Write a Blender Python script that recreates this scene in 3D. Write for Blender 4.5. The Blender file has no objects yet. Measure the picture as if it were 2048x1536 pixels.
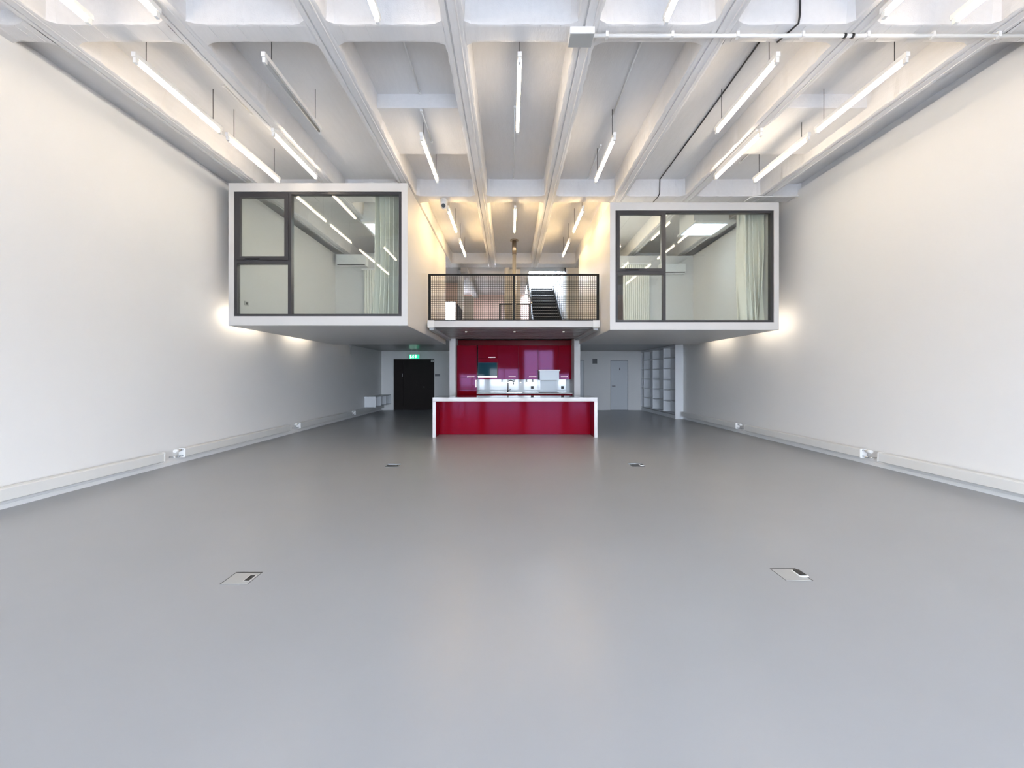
import bpy, math, random
from mathutils import Vector
random.seed(7)
R = math.radians
sc = bpy.context.scene
col = sc.collection

# ---------------------------------------------------------------- camera, sky, exposure
F, CX, CY, H = 830.0, 1020.0, 753.0, 1.40        # focal length and vanishing point in pixels of the 2048x1536 frame, eye height
cam = bpy.data.cameras.new('camera'); cam.sensor_width = 36.0; cam.lens = F / 2048 * 36
cam.shift_x = (1024 - CX) / 2048; cam.shift_y = -(768 - CY) / 2048
cam.clip_start = 0.05
co = bpy.data.objects.new('camera', cam); co.location = (0, 0, H); co.rotation_euler = (R(90), 0, 0); col.objects.link(co)
sc.camera = co

w = bpy.data.worlds.new('overcast_sky'); sc.world = w; w.use_nodes = True
bg = w.node_tree.nodes['Background']
bg.inputs[0].default_value = (0.75, 0.85, 1.0, 1); bg.inputs[1].default_value = 21.5

sc.view_settings.view_transform = 'Standard'; sc.view_settings.look = 'None'
sc.view_settings.gamma = 1.0; sc.view_settings.use_curve_mapping = False
sc.view_settings.exposure = 0.66
TUBE = 18.0            # radiance of the fluorescent tubes
TUBE_WARM, TUBE_FILL = 46.0, 46.0

# window wall behind the camera: openings (x0, x1), z from ZW0 to ZW1 at y = YW
YW, ZW0, ZW1 = -4.0, 0.10, 3.25
OPEN = [(-5.0, -3.75), (-3.45, -1.75), (-1.45, 0.65), (0.95, 3.05), (3.35, 5.4)]
for x0, x1 in OPEN:                                # daylight sampling guides in the real openings (portals give no light of their own)
    l = bpy.data.lights.new('window_portal', 'AREA'); l.shape = 'RECTANGLE'; l.size = x1 - x0; l.size_y = ZW1 - ZW0
    l.cycles.is_portal = True
    lo = bpy.data.objects.new('window_portal', l); lo.location = ((x0 + x1) / 2, YW - 0.1, (ZW0 + ZW1) / 2)
    lo.rotation_euler = (R(90), 0, 0); col.objects.link(lo); lo['kind'] = 'helper'

# ---------------------------------------------------------------- helpers
def PX(px, Y): return (px - CX) * Y / F
def PZ(py, Y): return H - (py - CY) * Y / F

class MB:
    def __init__(s): s.v = []; s.f = []; s.sm = []
    def poly(s, pts, faces, smooth=False):
        o = len(s.v); s.v += [tuple(p) for p in pts]
        for f in faces: s.f.append(tuple(o + i for i in f)); s.sm.append(smooth)
        return s
    def box(s, x0, x1, y0, y1, z0, z1):
        return s.poly([(x0,y0,z0),(x1,y0,z0),(x1,y1,z0),(x0,y1,z0),(x0,y0,z1),(x1,y0,z1),(x1,y1,z1),(x0,y1,z1)],
               [(0,3,2,1),(4,5,6,7),(0,1,5,4),(1,2,6,5),(2,3,7,6),(3,0,4,7)])
    def cyl(s, a, b, r, n=12, r2=None, caps=True):
        a = Vector(a); b = Vector(b); d = (b - a).normalized(); r2 = r if r2 is None else r2
        u = d.cross(Vector((0,0,1)) if abs(d.z) < .9 else Vector((1,0,0))).normalized(); t = d.cross(u)
        pts = []
        for i in range(n):
            q = 2*math.pi*i/n; e = u*math.cos(q) + t*math.sin(q); pts += [a + e*r, b + e*r2]
        o = len(s.v)
        s.poly(pts, [(2*i, 2*((i+1)%n), 2*((i+1)%n)+1, 2*i+1) for i in range(n)], True)
        if caps:
            for k in (0, 1): s.f.append(tuple(o + 2*i + k for i in (range(n-1,-1,-1) if k == 0 else range(n)))); s.sm.append(False)
        return s
    def tube(s, pts, r, n=8):
        pts = [Vector(p) for p in pts]; m = len(pts); rings = []
        up = Vector((0,0,1))
        d0 = (pts[1]-pts[0]).normalized()
        u = d0.cross(up if abs(d0.z) < .9 else Vector((1,0,0))).normalized()
        for i, p in enumerate(pts):
            d = ((pts[min(i+1,m-1)] - p).normalized() + (p - pts[max(i-1,0)]).normalized()).normalized()
            u = (u - d*u.dot(d)).normalized(); t = d.cross(u)
            rings.append([p + (u*math.cos(2*math.pi*k/n) + t*math.sin(2*math.pi*k/n))*r for k in range(n)])
        vs = [q for rg in rings for q in rg]
        fs = [(i*n+k, i*n+(k+1)%n, (i+1)*n+(k+1)%n, (i+1)*n+k) for i in range(m-1) for k in range(n)]
        s.poly(vs, fs, True)
        o = len(s.v) - len(vs)
        s.f.append(tuple(o+k for k in range(n-1,-1,-1))); s.sm.append(False)
        s.f.append(tuple(o+(m-1)*n+k for k in range(n))); s.sm.append(False)
        return s
    def prism(s, pts, axis, a, b):
        n = len(pts)
        def P(p, t): return (t, p[0], p[1]) if axis == 'x' else (p[0], t, p[1]) if axis == 'y' else (p[0], p[1], t)
        return s.poly([P(p, a) for p in pts] + [P(p, b) for p in pts],
            [tuple(range(n)), tuple(range(2*n-1, n-1, -1))] + [(i, n+i, n+(i+1)%n, (i+1)%n) for i in range(n)])
    def holed(s, plane, u0, u1, v0, v1, t0, t1, holes):
        """slab with rectangular openings; plane 'xz' (thickness y), 'xy' (thickness z) or 'yz' (thickness x)"""
        us = sorted({u0, u1, *[h[0] for h in holes], *[h[1] for h in holes]}); vs = sorted({v0, v1, *[h[2] for h in holes], *[h[3] for h in holes]})
        us = [u for u in us if u0 <= u <= u1]; vs = [q for q in vs if v0 <= q <= v1]
        solid = lambda i, j: 0 <= i < len(us)-1 and 0 <= j < len(vs)-1 and not any(h[0] < (us[i]+us[i+1])/2 < h[1] and h[2] < (vs[j]+vs[j+1])/2 < h[3] for h in holes)
        def P(u, q, t): return (u, t, q) if plane == 'xz' else (u, q, t) if plane == 'xy' else (t, u, q)
        for i in range(len(us)-1):
            for j in range(len(vs)-1):
                if not solid(i, j): continue
                a, b, c, d = us[i], us[i+1], vs[j], vs[j+1]
                s.poly([P(a,c,t0),P(b,c,t0),P(b,d,t0),P(a,d,t0)], [(0,1,2,3)]); s.poly([P(a,c,t1),P(b,c,t1),P(b,d,t1),P(a,d,t1)], [(3,2,1,0)])
                for (di, dj, p, q) in ((-1,0,(a,c),(a,d)), (1,0,(b,d),(b,c)), (0,-1,(b,c),(a,c)), (0,1,(a,d),(b,d))):
                    if not solid(i+di, j+dj): s.poly([P(*p,t0),P(*q,t0),P(*q,t1),P(*p,t1)], [(0,1,2,3)])
        return s
    def build(s, name, mat, parent=None, loc=None, bevel=0, fix=True):
        me = bpy.data.meshes.new(name); me.from_pydata(s.v, [], s.f); me.polygons.foreach_set('use_smooth', s.sm)
        if fix:
            import bmesh
            bm = bmesh.new(); bm.from_mesh(me); bmesh.ops.remove_doubles(bm, verts=bm.verts, dist=1e-5); bmesh.ops.recalc_face_normals(bm, faces=bm.faces); bm.to_mesh(me); bm.free()
        me.materials.append(mat); o = bpy.data.objects.new(name, me); col.objects.link(o)
        if parent: o.parent = parent
        if loc: o.location = loc
        if bevel:
            m = o.modifiers.new('edge', 'BEVEL'); m.width = bevel; m.segments = 2; m.limit_method = 'ANGLE'
        return o

def tag(o, label=None, cat=None, group=None, kind=None):
    for k, v in (('label', label), ('category', cat), ('group', group), ('kind', kind)):
        if v: o[k] = v
    return o
def empty(name, loc=(0,0,0), label=None, cat=None, group=None, kind=None):
    o = bpy.data.objects.new(name, None); o.location = loc; o.empty_display_size = .1; col.objects.link(o)
    return tag(o, label, cat, group, kind)
def copy_tree(o, parent=None):
    c = o.copy(); col.objects.link(c)
    if parent: c.parent = parent
    for ch in list(kids.get(o, ())) or [x for x in o.children]: copy_tree(ch, c)
    return c
kids = {}
def box(name, mat, parent, *b, bevel=0): return MB().box(*b).build(name, mat, parent, bevel=bevel)
def struct(o): o['kind'] = 'structure'; return o

# ---------------------------------------------------------------- materials
def mat(name, rgb, rough=.5, metal=0, coat=0, noise=0, nscale=4, bump=0, bscale=60, spec=.5, stretch=None, emit=None, estr=0):
    m = bpy.data.materials.new(name); m.use_nodes = True; nt = m.node_tree; b = nt.nodes['Principled BSDF']
    b.inputs['Base Color'].default_value = (*rgb, 1); b.inputs['Roughness'].default_value = rough; b.inputs['Metallic'].default_value = metal
    b.inputs['Specular IOR Level'].default_value = spec
    if coat: b.inputs['Coat Weight'].default_value = coat; b.inputs['Coat Roughness'].default_value = .03
    if emit: b.inputs['Emission Color'].default_value = (*emit, 1); b.inputs['Emission Strength'].default_value = estr
    if noise or bump:
        tc = nt.nodes.new('ShaderNodeTexCoord'); src = tc.outputs['Object']
        if stretch:
            mp = nt.nodes.new('ShaderNodeMapping'); mp.inputs['Scale'].default_value = stretch; nt.links.new(src, mp.inputs[0]); src = mp.outputs[0]
    if noise:
        n = nt.nodes.new('ShaderNodeTexNoise'); n.inputs['Scale'].default_value = nscale; n.inputs['Detail'].default_value = 5
        nt.links.new(src, n.inputs['Vector'])
        mx = nt.nodes.new('ShaderNodeMix'); mx.data_type = 'RGBA'
        mx.inputs['A'].default_value = (*[c*(1-noise) for c in rgb], 1); mx.inputs['B'].default_value = (*[min(1, c*(1+noise)) for c in rgb], 1)
        nt.links.new(n.outputs['Fac'], mx.inputs['Factor']); nt.links.new(mx.outputs['Result'], b.inputs['Base Color'])
    if bump:
        n2 = nt.nodes.new('ShaderNodeTexNoise'); n2.inputs['Scale'].default_value = bscale; n2.inputs['Detail'].default_value = 3
        nt.links.new(src, n2.inputs['Vector'])
        bp = nt.nodes.new('ShaderNodeBump'); bp.inputs['Strength'].default_value = bump; bp.inputs['Distance'].default_value = .01
        nt.links.new(n2.outputs['Fac'], bp.inputs['Height']); nt.links.new(bp.outputs['Normal'], b.inputs['Normal'])
    return m
def glass_mat(name, tint, base=.05):
    m = bpy.data.materials.new(name); m.use_nodes = True; nt = m.node_tree; nt.nodes.clear()
    o = nt.nodes.new('ShaderNodeOutputMaterial'); mx = nt.nodes.new('ShaderNodeMixShader'); t = nt.nodes.new('ShaderNodeBsdfTransparent'); g = nt.nodes.new('ShaderNodeBsdfGlossy')
    t.inputs[0].default_value = (*tint, 1); g.inputs['Roughness'].default_value = 0.0; g.inputs[0].default_value = (1, 1, 1, 1)
    lw = nt.nodes.new('ShaderNodeLayerWeight'); lw.inputs[0].default_value = .5
    p = nt.nodes.new('ShaderNodeMath'); p.operation = 'POWER'; p.inputs[1].default_value = 5
    a = nt.nodes.new('ShaderNodeMath'); a.operation = 'MULTIPLY_ADD'; a.inputs[1].default_value = 1 - base; a.inputs[2].default_value = base
    nt.links.new(lw.outputs['Facing'], p.inputs[0]); nt.links.new(p.outputs[0], a.inputs[0]); nt.links.new(a.outputs[0], mx.inputs[0])
    nt.links.new(t.outputs[0], mx.inputs[1]); nt.links.new(g.outputs[0], mx.inputs[2]); nt.links.new(mx.outputs[0], o.inputs[0])
    return m
def emit_mat(name, rgb, s):
    m = bpy.data.materials.new(name); m.use_nodes = True; nt = m.node_tree; nt.nodes.clear()
    o = nt.nodes.new('ShaderNodeOutputMaterial'); e = nt.nodes.new('ShaderNodeEmission'); e.inputs[0].default_value = (*rgb, 1); e.inputs[1].default_value = s
    nt.links.new(e.outputs[0], o.inputs[0]); return m

M = dict(
    wall=mat('white_wall_paint', (.77,.765,.755), .7, noise=.015, nscale=2, bump=.05, bscale=120),
    ceil=mat('painted_board_concrete', (.69,.68,.68), .65, noise=.05, nscale=3, bump=.25, bscale=14, stretch=(6,1,6)),
    floor=mat('grey_resin_floor', (.345,.355,.37), .29, noise=.05, nscale=1.3, bump=.02, bscale=220, spec=.45),
    pod=mat('satin_white_panel', (.62,.61,.60), .5, noise=.01),
    soffit=mat('grey_soffit_panel', (.60,.605,.61), .45, noise=.02),
    lowceil=mat('grey_satin_ceiling', (.22,.22,.215), .28, noise=.03),
    frame=mat('anthracite_frame', (.035,.035,.04), .35, noise=.05),
    red=mat('red_gloss_lacquer', (.22,.002,.008), .05, noise=.02, spec=.09),
    blind=mat('white_blind_fabric', (.75,.75,.75), .8),
    darkred=mat('red_plinth_panel', (.10,.002,.004), .15, spec=.1),
    stone=mat('pale_polished_stone', (.60,.585,.58), .06, noise=.04, nscale=9),
    steel=mat('brushed_steel', (.72,.75,.78), .22, metal=1, noise=.03),
    flue=mat('satin_flue_steel', (.66,.60,.50), .35, metal=.5),
    splash=mat('white_glass_splashback', (.72,.77,.80), .05, spec=.4),
    hoodm=mat('pale_hood_steel', (.66,.72,.76), .25, spec=.3, noise=.04, nscale=6, stretch=(1,1,.2)),
    black=mat('black_metal', (.008,.008,.008), .5, spec=.25),
    rubber=mat('black_plastic', (.01,.01,.01), .35),
    white=mat('white_enamel', (.80,.80,.79), .35),
    rad=mat('radiator_enamel', (.70,.70,.68), .4),
    shelf=mat('white_laminate', (.74,.76,.78), .4),
    brown=mat('dark_brown_door', (.016,.012,.011), .55, noise=.2, nscale=3, spec=.15),
    door=mat('white_door_leaf', (.62,.65,.68), .45),
    plank=mat('stained_soffit_plank', (.21,.185,.175), .35, noise=.2, nscale=5, stretch=(1,14,1)),
    curtain=mat('pale_sage_curtain', (.80,.79,.72), .8, noise=.03, nscale=20),
    brick=mat('pink_brick', (.70,.52,.45), .8, noise=.12, nscale=6, bump=.3, bscale=25),
    cream=mat('cream_plaster', (.76,.68,.56), .7, noise=.03),
    greyp=mat('grey_plaster', (.42,.40,.38), .7, noise=.05),
    stair=mat('black_stair_tread', (.006,.006,.006), .8, spec=.1),
    nosing=mat('worn_nosing', (.30,.30,.30), .35, metal=.4),
    pave=mat('outdoor_paving', (.35,.35,.36), .8, noise=.1),
    teal=mat('dark_teal_glass', (.008,.06,.085), .05, spec=.08),
    lid=mat('floor_box_lid', (.40,.405,.395), .3), lid2=mat('dark_floor_box_lid', (.10,.105,.11), .4, metal=.3),
    tubelit=emit_mat('lit_fluorescent_tube', (1.0,.83,.63), TUBE),
    tubeoff=mat('unlit_tube', (.30,.30,.29), .3),
    tubewarm=emit_mat('lit_warm_fluorescent_tube', (1.0,.71,.36), TUBE_WARM), tubegap=emit_mat('lit_slot_tube', (1.0,.86,.68), 14.0), tubefill=emit_mat('added_fill_tube', (1.0,.93,.82), TUBE_FILL),
    spot=emit_mat('downlight_lens', (1,.95,.85), 6), exitg=emit_mat('exit_sign_green', (.02,.55,.30), 1.0), exitw=emit_mat('exit_sign_white', (.8,1,.92), 1.6),
    glass=glass_mat('window_glass', (.94,.965,.945), .05), clear=glass_mat('clear_glass', (.93,.97,.97), .04),
    topglass=mat('dark_polished_top', (.02,.02,.022), .03),
    brass=mat('bronze_flue_steel', (.45,.38,.30), .3, metal=1),
)

def sheer(m, amount):                  # light passes through thin cloth
    nt = m.node_tree; b = nt.nodes['Principled BSDF']; o = nt.nodes['Material Output']
    t = nt.nodes.new('ShaderNodeBsdfTranslucent'); t.inputs[0].default_value = b.inputs['Base Color'].default_value
    mx = nt.nodes.new('ShaderNodeMixShader'); mx.inputs[0].default_value = amount
    nt.links.new(b.outputs[0], mx.inputs[1]); nt.links.new(t.outputs[0], mx.inputs[2]); nt.links.new(mx.outputs[0], o.inputs[0])
sheer(M['blind'], .35)
M['red'].node_tree.nodes['Principled BSDF'].inputs['Specular Tint'].default_value = (.75, .45, 1, 1)  # purple of the bluish daylight reflections put into the lacquer's specular tint

XL, XR = -5.36, 5.72                   # faces of the long walls
HB, HC = H + 3.59, H + 3.92            # underside of the beams, underside of the coffers
YB = 17.3                              # lower back wall
BEAMX = [-4.80, -3.396, -1.972, -.58, .80, 2.192, 3.60, 5.08]
ZP = H + .931                          # underside of the hanging rooms
ZD = H + 1.228                         # gallery floor

# ---------------------------------------------------------------- floor, walls
struct(MB().box(XL-.4, XR+.4, -4.2, 18.6, -.12, 0).build('floor', M['floor']))
struct(MB().box(-30, 30, -40, -4.2, -.15, -.05).build('ground', M['pave']))
struct(MB().box(XL-.06, XL, YW, 18.5, 0, H+3.63).build('wall_left', M['wall']))
struct(MB().box(XR, XR+.045, YW, 18.5, 0, H+3.70).build('wall_right', M['wall']))
struct(MB().box(XL-.5, XL-.065, YW, 18.5, 0, H+3.2).build('wall_outer_left', M['ceil'])); struct(MB().box(XR+.05, XR+.44, YW, 18.5, 0, H+3.2).build('wall_outer_right', M['ceil']))
wl = struct(MB().box(XL-.5, XL-.07, YW, 18.5, H+3.2, HC+.3).build('wall_upper_left', M['ceil']))
wr = struct(MB().box(XR+.05, XR+.44, YW, 18.5, H+3.2, HC+.3).build('wall_upper_right', M['ceil']))
struct(MB().box(XL, XL+.012, YW, YB, 0, .05).build('baseboard_left', M['white']))
struct(MB().box(XR-.012, XR, YW, 13.7, 0, .05).build('baseboard_right', M['white']))
wf = struct(MB().holed('xz', XL-.5, XR+.5, 0, HC+.3, YW-.2, YW, [(a, b, ZW0, ZW1) for a, b in OPEN]).build('wall_front', M['wall']))
for n, (a, b) in enumerate(OPEN):
    wn = struct(empty('window_%d' % (n+3), ((a+b)/2, YW-.1, ZW0)))
    mb = MB().holed('xz', a-wn.location.x, b-wn.location.x, 0, ZW1-ZW0, -.03, .03, [(a-wn.location.x+.06, -.03, .06, ZW1-ZW0-.06), (.03, b-wn.location.x-.06, .06, ZW1-ZW0-.06)])
    mb.build('window_frame', M['frame'], wn)
for n, (a, b) in enumerate(OPEN):
    if n == 3: continue
    zb = (1.75, 1.55, 1.95, 1.7, 1.6)[n]
    o = empty('roller_blind', ((a+b)/2, YW+.06, ZW1), 'white roller blind half lowered behind the viewer, ' + ('narrow one at the left wall', 'second from the left wall', 'middle of the window wall', '', 'wide one at the right wall')[n], 'blind', 'roller blinds on the window wall')
    hw = (b-a)/2 + .02; mb = MB(); k = 10
    for i in range(k): mb.box(-hw, hw, .004*(i%2), .003+.004*(i%2), (zb-ZW1)*(i+1)/k, (zb-ZW1)*i/k)
    mb.build('cloth', M['blind'], o); MB().cyl((-hw,0,.04), (hw,0,.04), .04, 14).build('roller', M['white'], o); MB().box(-hw, hw, -.008, .012, zb-ZW1-.03, zb-ZW1).build('bottom_bar', M['white'], o)
# back wall with two doors
struct(MB().holed('xz', XL-.1, XR+.1, 0, H+1.25, YB, YB+.2, [(PX(787,YB), PX(868.5,YB), 0, PZ(718,YB)), (PX(1221,YB), PX(1256,YB), 0, PZ(721,YB)), (1.95, PX(1168,YB), 0, PZ(721,YB))]).build('wall_back', M['wall']))

struct(MB().box(XL-.1, XR+.1, YB+.2, YB+.3, 0, H+1.25).build('wall_light_block', M['greyp']))  # unseen backing added to stop sky light leaking through the door gaps

# ---------------------------------------------------------------- ceiling: beams, cross beams, coffers
ceiling = struct(empty('ceiling', (0, 0, HB)))
def beam(x, y0, y1, name='beam', m='ceil', zb=HB, wid=.215):
    n = max(8, int((y1-y0)/.09)); prof = [(-wid/2-.03, HC+.05), (-wid/2-.006, zb+.03), (-wid/2, zb+.004), (-wid/2+.02, zb), (-.052, zb), (-.047, zb+.014), (-.035, zb+.014), (-.03, zb),
            (.045, zb), (.05, zb-.006), (.058, zb-.006), (.063, zb), (wid/2-.02, zb), (wid/2, zb+.004), (wid/2+.006, zb+.03), (wid/2+.03, HC+.05)]
    k = len(prof); vs = []
    for i in range(n+1):
        y = y0 + (y1-y0)*i/n
        jl, jr = random.uniform(-.012,.006), random.uniform(-.006,.012)
        for q, (dx, z) in enumerate(prof):
            j = jl if q in (1,2) else jr if q in (13,14) else 0
            vs.append((x+dx+j, y, z-HB + (abs(j)*.5 if j else 0)))
    fs = [(i*k+q, i*k+q+1, (i+1)*k+q+1, (i+1)*k+q) for i in range(n) for q in range(k-1)]
    return MB().poly(vs, fs).build(name, M[m], ceiling)
for x in BEAMX: beam(x, YW, 13.67)
XS = [XL-.08] + BEAMX + [XR+.06]
CROSS = [(.02, .24), (4.24, 4.46), (8.28, 8.56), (13.2, 13.67)]
def bay(k):                                       # free width between two beams
    return XS[k] + (.1075 if k else 0), XS[k+1] - (.1075 if k < 8 else 0)
for y0, y1 in CROSS:
    for k in range(9):
        a, b = bay(k); n = max(4, int((b-a)/.07)); vs = []
        for i in range(n+1):
            x = a + (b-a)*i/n; j, q = random.uniform(-.006,.004), random.uniform(-.004,.006)
            e = min(i, n-i); r = .05 if e == 0 else .012 if e == 1 else 0      # rounded inner corners
            for (y, z) in ((y0-.035-r, HC+.05), (y0-.006+j-r, HB+.03), (y0+j-r, HB+.006), (y0+.02, HB+.002), (y1-.02, HB+.002), (y1+q+r, HB+.006), (y1+.006+q+r, HB+.03), (y1+.035+r, HC+.05)):
                vs.append((x, y, z-HB))
        cbm = MB().poly(vs, [(i*8+q, i*8+q+1, (i+1)*8+q+1, (i+1)*8+q) for i in range(n) for q in range(7)])
        for q in range(4):
            x = a + (b-a)*(q+random.uniform(.2,.8))/4; cbm.box(x-.004, x+.004, y0+.01, y1-.01, -.002, .004)
        cbm.build('cross_beam', M['ceil'], ceiling)
ROWS = [(YW, .02), (.24, 4.24), (4.46, 8.28), (8.56, 13.2)]
SKY = {(2, 3): (-3.26, -2.44, 9.30, 10.05), (7, 3): (4.13, 4.88, 9.30, 10.05)}
for r, (y0, y1) in enumerate(ROWS):
    for k in range(9):
        a, b = XS[k], XS[k+1]; hole = [SKY[(k, r)]] if (k, r) in SKY else []
        z = .14 if k == 0 else .24 if k == 8 else HC-HB
        MB().holed('xy', a, b, y0-.12, y1+.12, z, HC-HB+.08, hole).build('coffer_panel', M['ceil'], ceiling)
for k in (3, 7):                                   # the two dropped infill panels
    a, b = bay(k); MB().box(a-.02, b+.02, 5.76, 6.97, H+3.73-HB, HC-HB+.01).build('dropped_panel', M['ceil'], ceiling, bevel=.01)
for n, ((k, r), (a, b, c, d)) in enumerate(SKY.items()):
    wn = struct(empty('window_%d' % (8+n), ((a+b)/2, (c+d)/2, HC)))
    ox, oy = wn.location.x, wn.location.y
    MB().holed('xy', a-ox-.08, b-ox+.08, c-oy-.08, d-oy+.08, .0, .35, [(a-ox, b-ox, c-oy, d-oy)]).build('skylight_curb', M['white'], wn)
    MB().holed('xy', a-ox-.02, b-ox+.02, c-oy-.02, d-oy+.02, .20, .26, [(a-ox+.06, b-ox-.06, c-oy+.06, d-oy-.06)]).build('skylight_frame', M['frame'], wn)
    MB().holed('xy', a-ox-.02, b-ox+.02, c-oy-.02, d-oy+.02, -.47, .02, [(a-ox, b-ox, c-oy, d-oy)]).build('shaft_lining', M['white'], wn)
    MB().holed('xy', a-ox-.03, b-ox+.14, c-oy-.14, d-oy+.14, -.50, -.46, [(a-ox, b-ox, c-oy, d-oy)]).build('shaft_frame', M['white'], wn)
    MB().box(a-ox+.05, b-ox-.05, c-oy+.05, d-oy-.05, .225, .235).build('pane', M['clear'], wn)

# ---------------------------------------------------------------- upper floor, gallery deck
up = struct(empty('floor_upper', (0, 9.1, ZD)))
def upb(name, m, x0, x1, y0, y1, z0, z1, **k): return MB().box(x0, x1, y0-9.1, y1-9.1, z0-ZD, z1-ZD).build(name, M[m], up, **k)
DX0, DX1 = PX(855, 9.1), 1.972
upb('deck_slab', 'greyp', DX0+.02, DX1-.02, 9.2, 12.9, ZD-.11, ZD)
upb('fascia', 'pod', DX0+.13, DX1-.13, 9.1, 9.2, ZD-.143, ZD)
upb('end_plate', 'white', DX0, DX0+.145, 9.085, 9.22, ZD-.155, ZD+.004)
upb('end_plate', 'white', DX1-.15, DX1, 9.085, 9.22, ZD-.155, ZD+.004)
upb('edge_beam', 'soffit', DX0+.02, DX0+.12, 9.22, 11.85, ZD-.20, ZD-.005)
upb('edge_beam', 'soffit', DX1-.12, DX1-.02, 9.22, 11.85, ZD-.20, ZD-.005)
ny = 17
for i in range(ny):
    y = 9.22 + i*(11.95-9.22)/ny
    upb('soffit_plank', 'plank', DX0+.125, DX1-.125, y+.003, y+(11.95-9.22)/ny-.003, ZD-.145 - .004*(i % 2), ZD-.112)
upb('upper_slab', 'lowceil', -4.05, XR, 12.9, 18.5, H+1.06, ZD)
upb('upper_slab', 'lowceil', XL, -4.05, 13.55, 18.5, H+1.06, ZD)
upb('upper_slab', 'lowceil', DX1, XR, 12.0, 12.9, H+1.06, ZD)
upb('upper_slab', 'lowceil', -4.05, DX0, 12.0, 12.9, H+1.06, ZD)

# ---------------------------------------------------------------- far part of the upper floor
YF = 18.3
struct(MB().holed('xz', XL-.4, XR+.4, ZD, HB+.05, YF, YF+.2, [(PX(880,YF), PX(915,YF), ZD+.05, PZ(595,YF))]).build('wall_far', M['brick']))
struct(MB().holed('xy', XL-.4, XR+.4, 13.67, YF+.2, HB, HB+.12, [(.66, 1.80, 14.2, YF)]).build('ceiling_far', M['greyp']))
MB().box(PX(925,14.2), PX(938,14.2), 13.67, YF, H+3.44-HB, .0).build('beam', M['greyp'], ceiling)
struct(MB().holed('xz', XL-.4, PX(916,16), ZD, HB, 16.0, 16.15, [(PX(888,16), PX(911,16), ZD-.01, PZ(603,16))]).build('wall_brick', M['brick']))
struct(MB().box(PX(915,14), PX(925.5,14), 14.0, 14.3, ZD, HB).build('column', M['pod']))
struct(MB().box(PX(1017,13.9), PX(1041,13.9), 13.9, 14.3, ZD, HB).build('column', M['cream']))
struct(MB().box(PX(925.5,15), PX(947,15), 15.0, 15.1, ZD, H+2.9).build('partition_low', M['greyp']))
struct(MB().box(1.85, 2.6, 13.70, 13.82, ZD, HB).build('wall_stair_front', M['cream']))
struct(MB().box(1.80, 1.85, 13.2, 17.4, ZD, H+3.40).build('wall_stair_right', M['wall']))
wn = struct(empty('window_10', (1.82, 15.3, H+3.40)))
MB().holed('yz', -1.6, 2.1, 0, .85, -.02, .02, [(-1.55, -.35, .05, .8), (-.29, .9, .05, .8), (.96, 2.05, .05, .8)]).build('window_frame', M['frame'], wn)
MB().box(-.008, .008, -1.56, 2.06, .04, .81).build('pane', M['glass'], wn)
struct(MB().box(.60, .66, 14.2, YF, HB+.121, HB+.9).build('wall_stair_left', M['greyp']))
struct(MB().box(.60, 1.86, 13.7, 14.2, HB+.121, HB+.9).build('wall_stair_head', M['pod']))

# stair
st = empty('staircase', (1.21, 12.75, ZD), 'black straight stair with pale nosings climbing to the roof light on the gallery', 'stairs')
for n in range(14):
    y, z = n*.25, (n+1)*.15
    MB().box(-.46, .45, y, y+.27, z-.045, z).build('tread', M['stair'], st)
    MB().box(-.46, .45, y+.24, y+.252, z, z+.11).build('riser', M['stair'], st)
    MB().box(-.44, .43, y-.012, y+.012, z-.012, z+.006).build('nosing', M['nosing'], st)
for sx in (-.50, .46):
    MB().prism([(-.1,-.02), (-.1,.20), (3.4,2.30), (3.5,2.30), (3.5,2.0), (.25,0)], 'x', sx, sx+.04).build('stringer', M['black'], st)
MB().prism([(.35,.45), (.35,1.2), (3.5,3.05), (3.5,2.2)], 'x', -.555, -.54).build('glass_balustrade', M['teal'], st)
MB().tube([(-.53,.2,1.05), (-.53,3.5,3.02)], .022).build('handrail', M['steel'], st)

def mesh_rail(name, loc, length, height, axis, pitch, label, post=.03, wire=.0036, top=.035, open_sides=True):
    o = empty(name, loc, label, 'railing')
    def bx(nm, a0, a1, z0, z1, t):
        b = (a0, a1, -t/2, t/2, z0, z1) if axis == 'x' else (-t/2, t/2, a0, a1, z0, z1)
        MB().box(*b).build(nm, M['black'], o)
    bx('top_rail', 0, length, height-top, height, .04); bx('bottom_rail', 0, length, 0, .022, .03)
    bx('post', 0, post, .022, height-top, .04); bx('post', length-post, length, .022, height-top, .04)
    if length > 3: bx('post', length*.4955, length*.4955+post*.8, .022, height-top, .03)
    mb = MB(); nw = int(length/pitch); nh = int((height-top)/pitch)
    def wb(a0, a1, z0, z1, t):
        mb.box(*((a0, a1, -t, t, z0, z1) if axis == 'x' else (-t, t, a0, a1, z0, z1)))
    for i in range(1, nw): wb(i*length/nw-wire, i*length/nw+wire, .02, height-top, wire)
    for i in range(1, nh): wb(post, length-post, i*(height-top)/nh-wire, i*(height-top)/nh+wire, wire*1.6)
    tag(mb.build('wire_mesh', M['black'], o, fix=False), kind='stuff')
    return o
mesh_rail('balcony_railing', (DX0+.01, 9.15, ZD+.004), DX1-DX0-.02, PZ(548.5,9.15)-ZD, 'x', .0455, 'black steel railing with square wire mesh along the balcony edge', post=.055)
mesh_rail('stair_guard', (PX(998,12.76), 12.70, ZD), PX(1061,12.76)-PX(998,12.76), 1.0, 'x', .06, 'short black mesh guard behind the balcony, left of the stair', post=.05)
mesh_rail('stair_guard', (-1.62, 12.75, ZD), 1.6, 1.0, 'y', .03, 'black mesh guard seen end on at the left of the balcony', post=.06)
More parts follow.
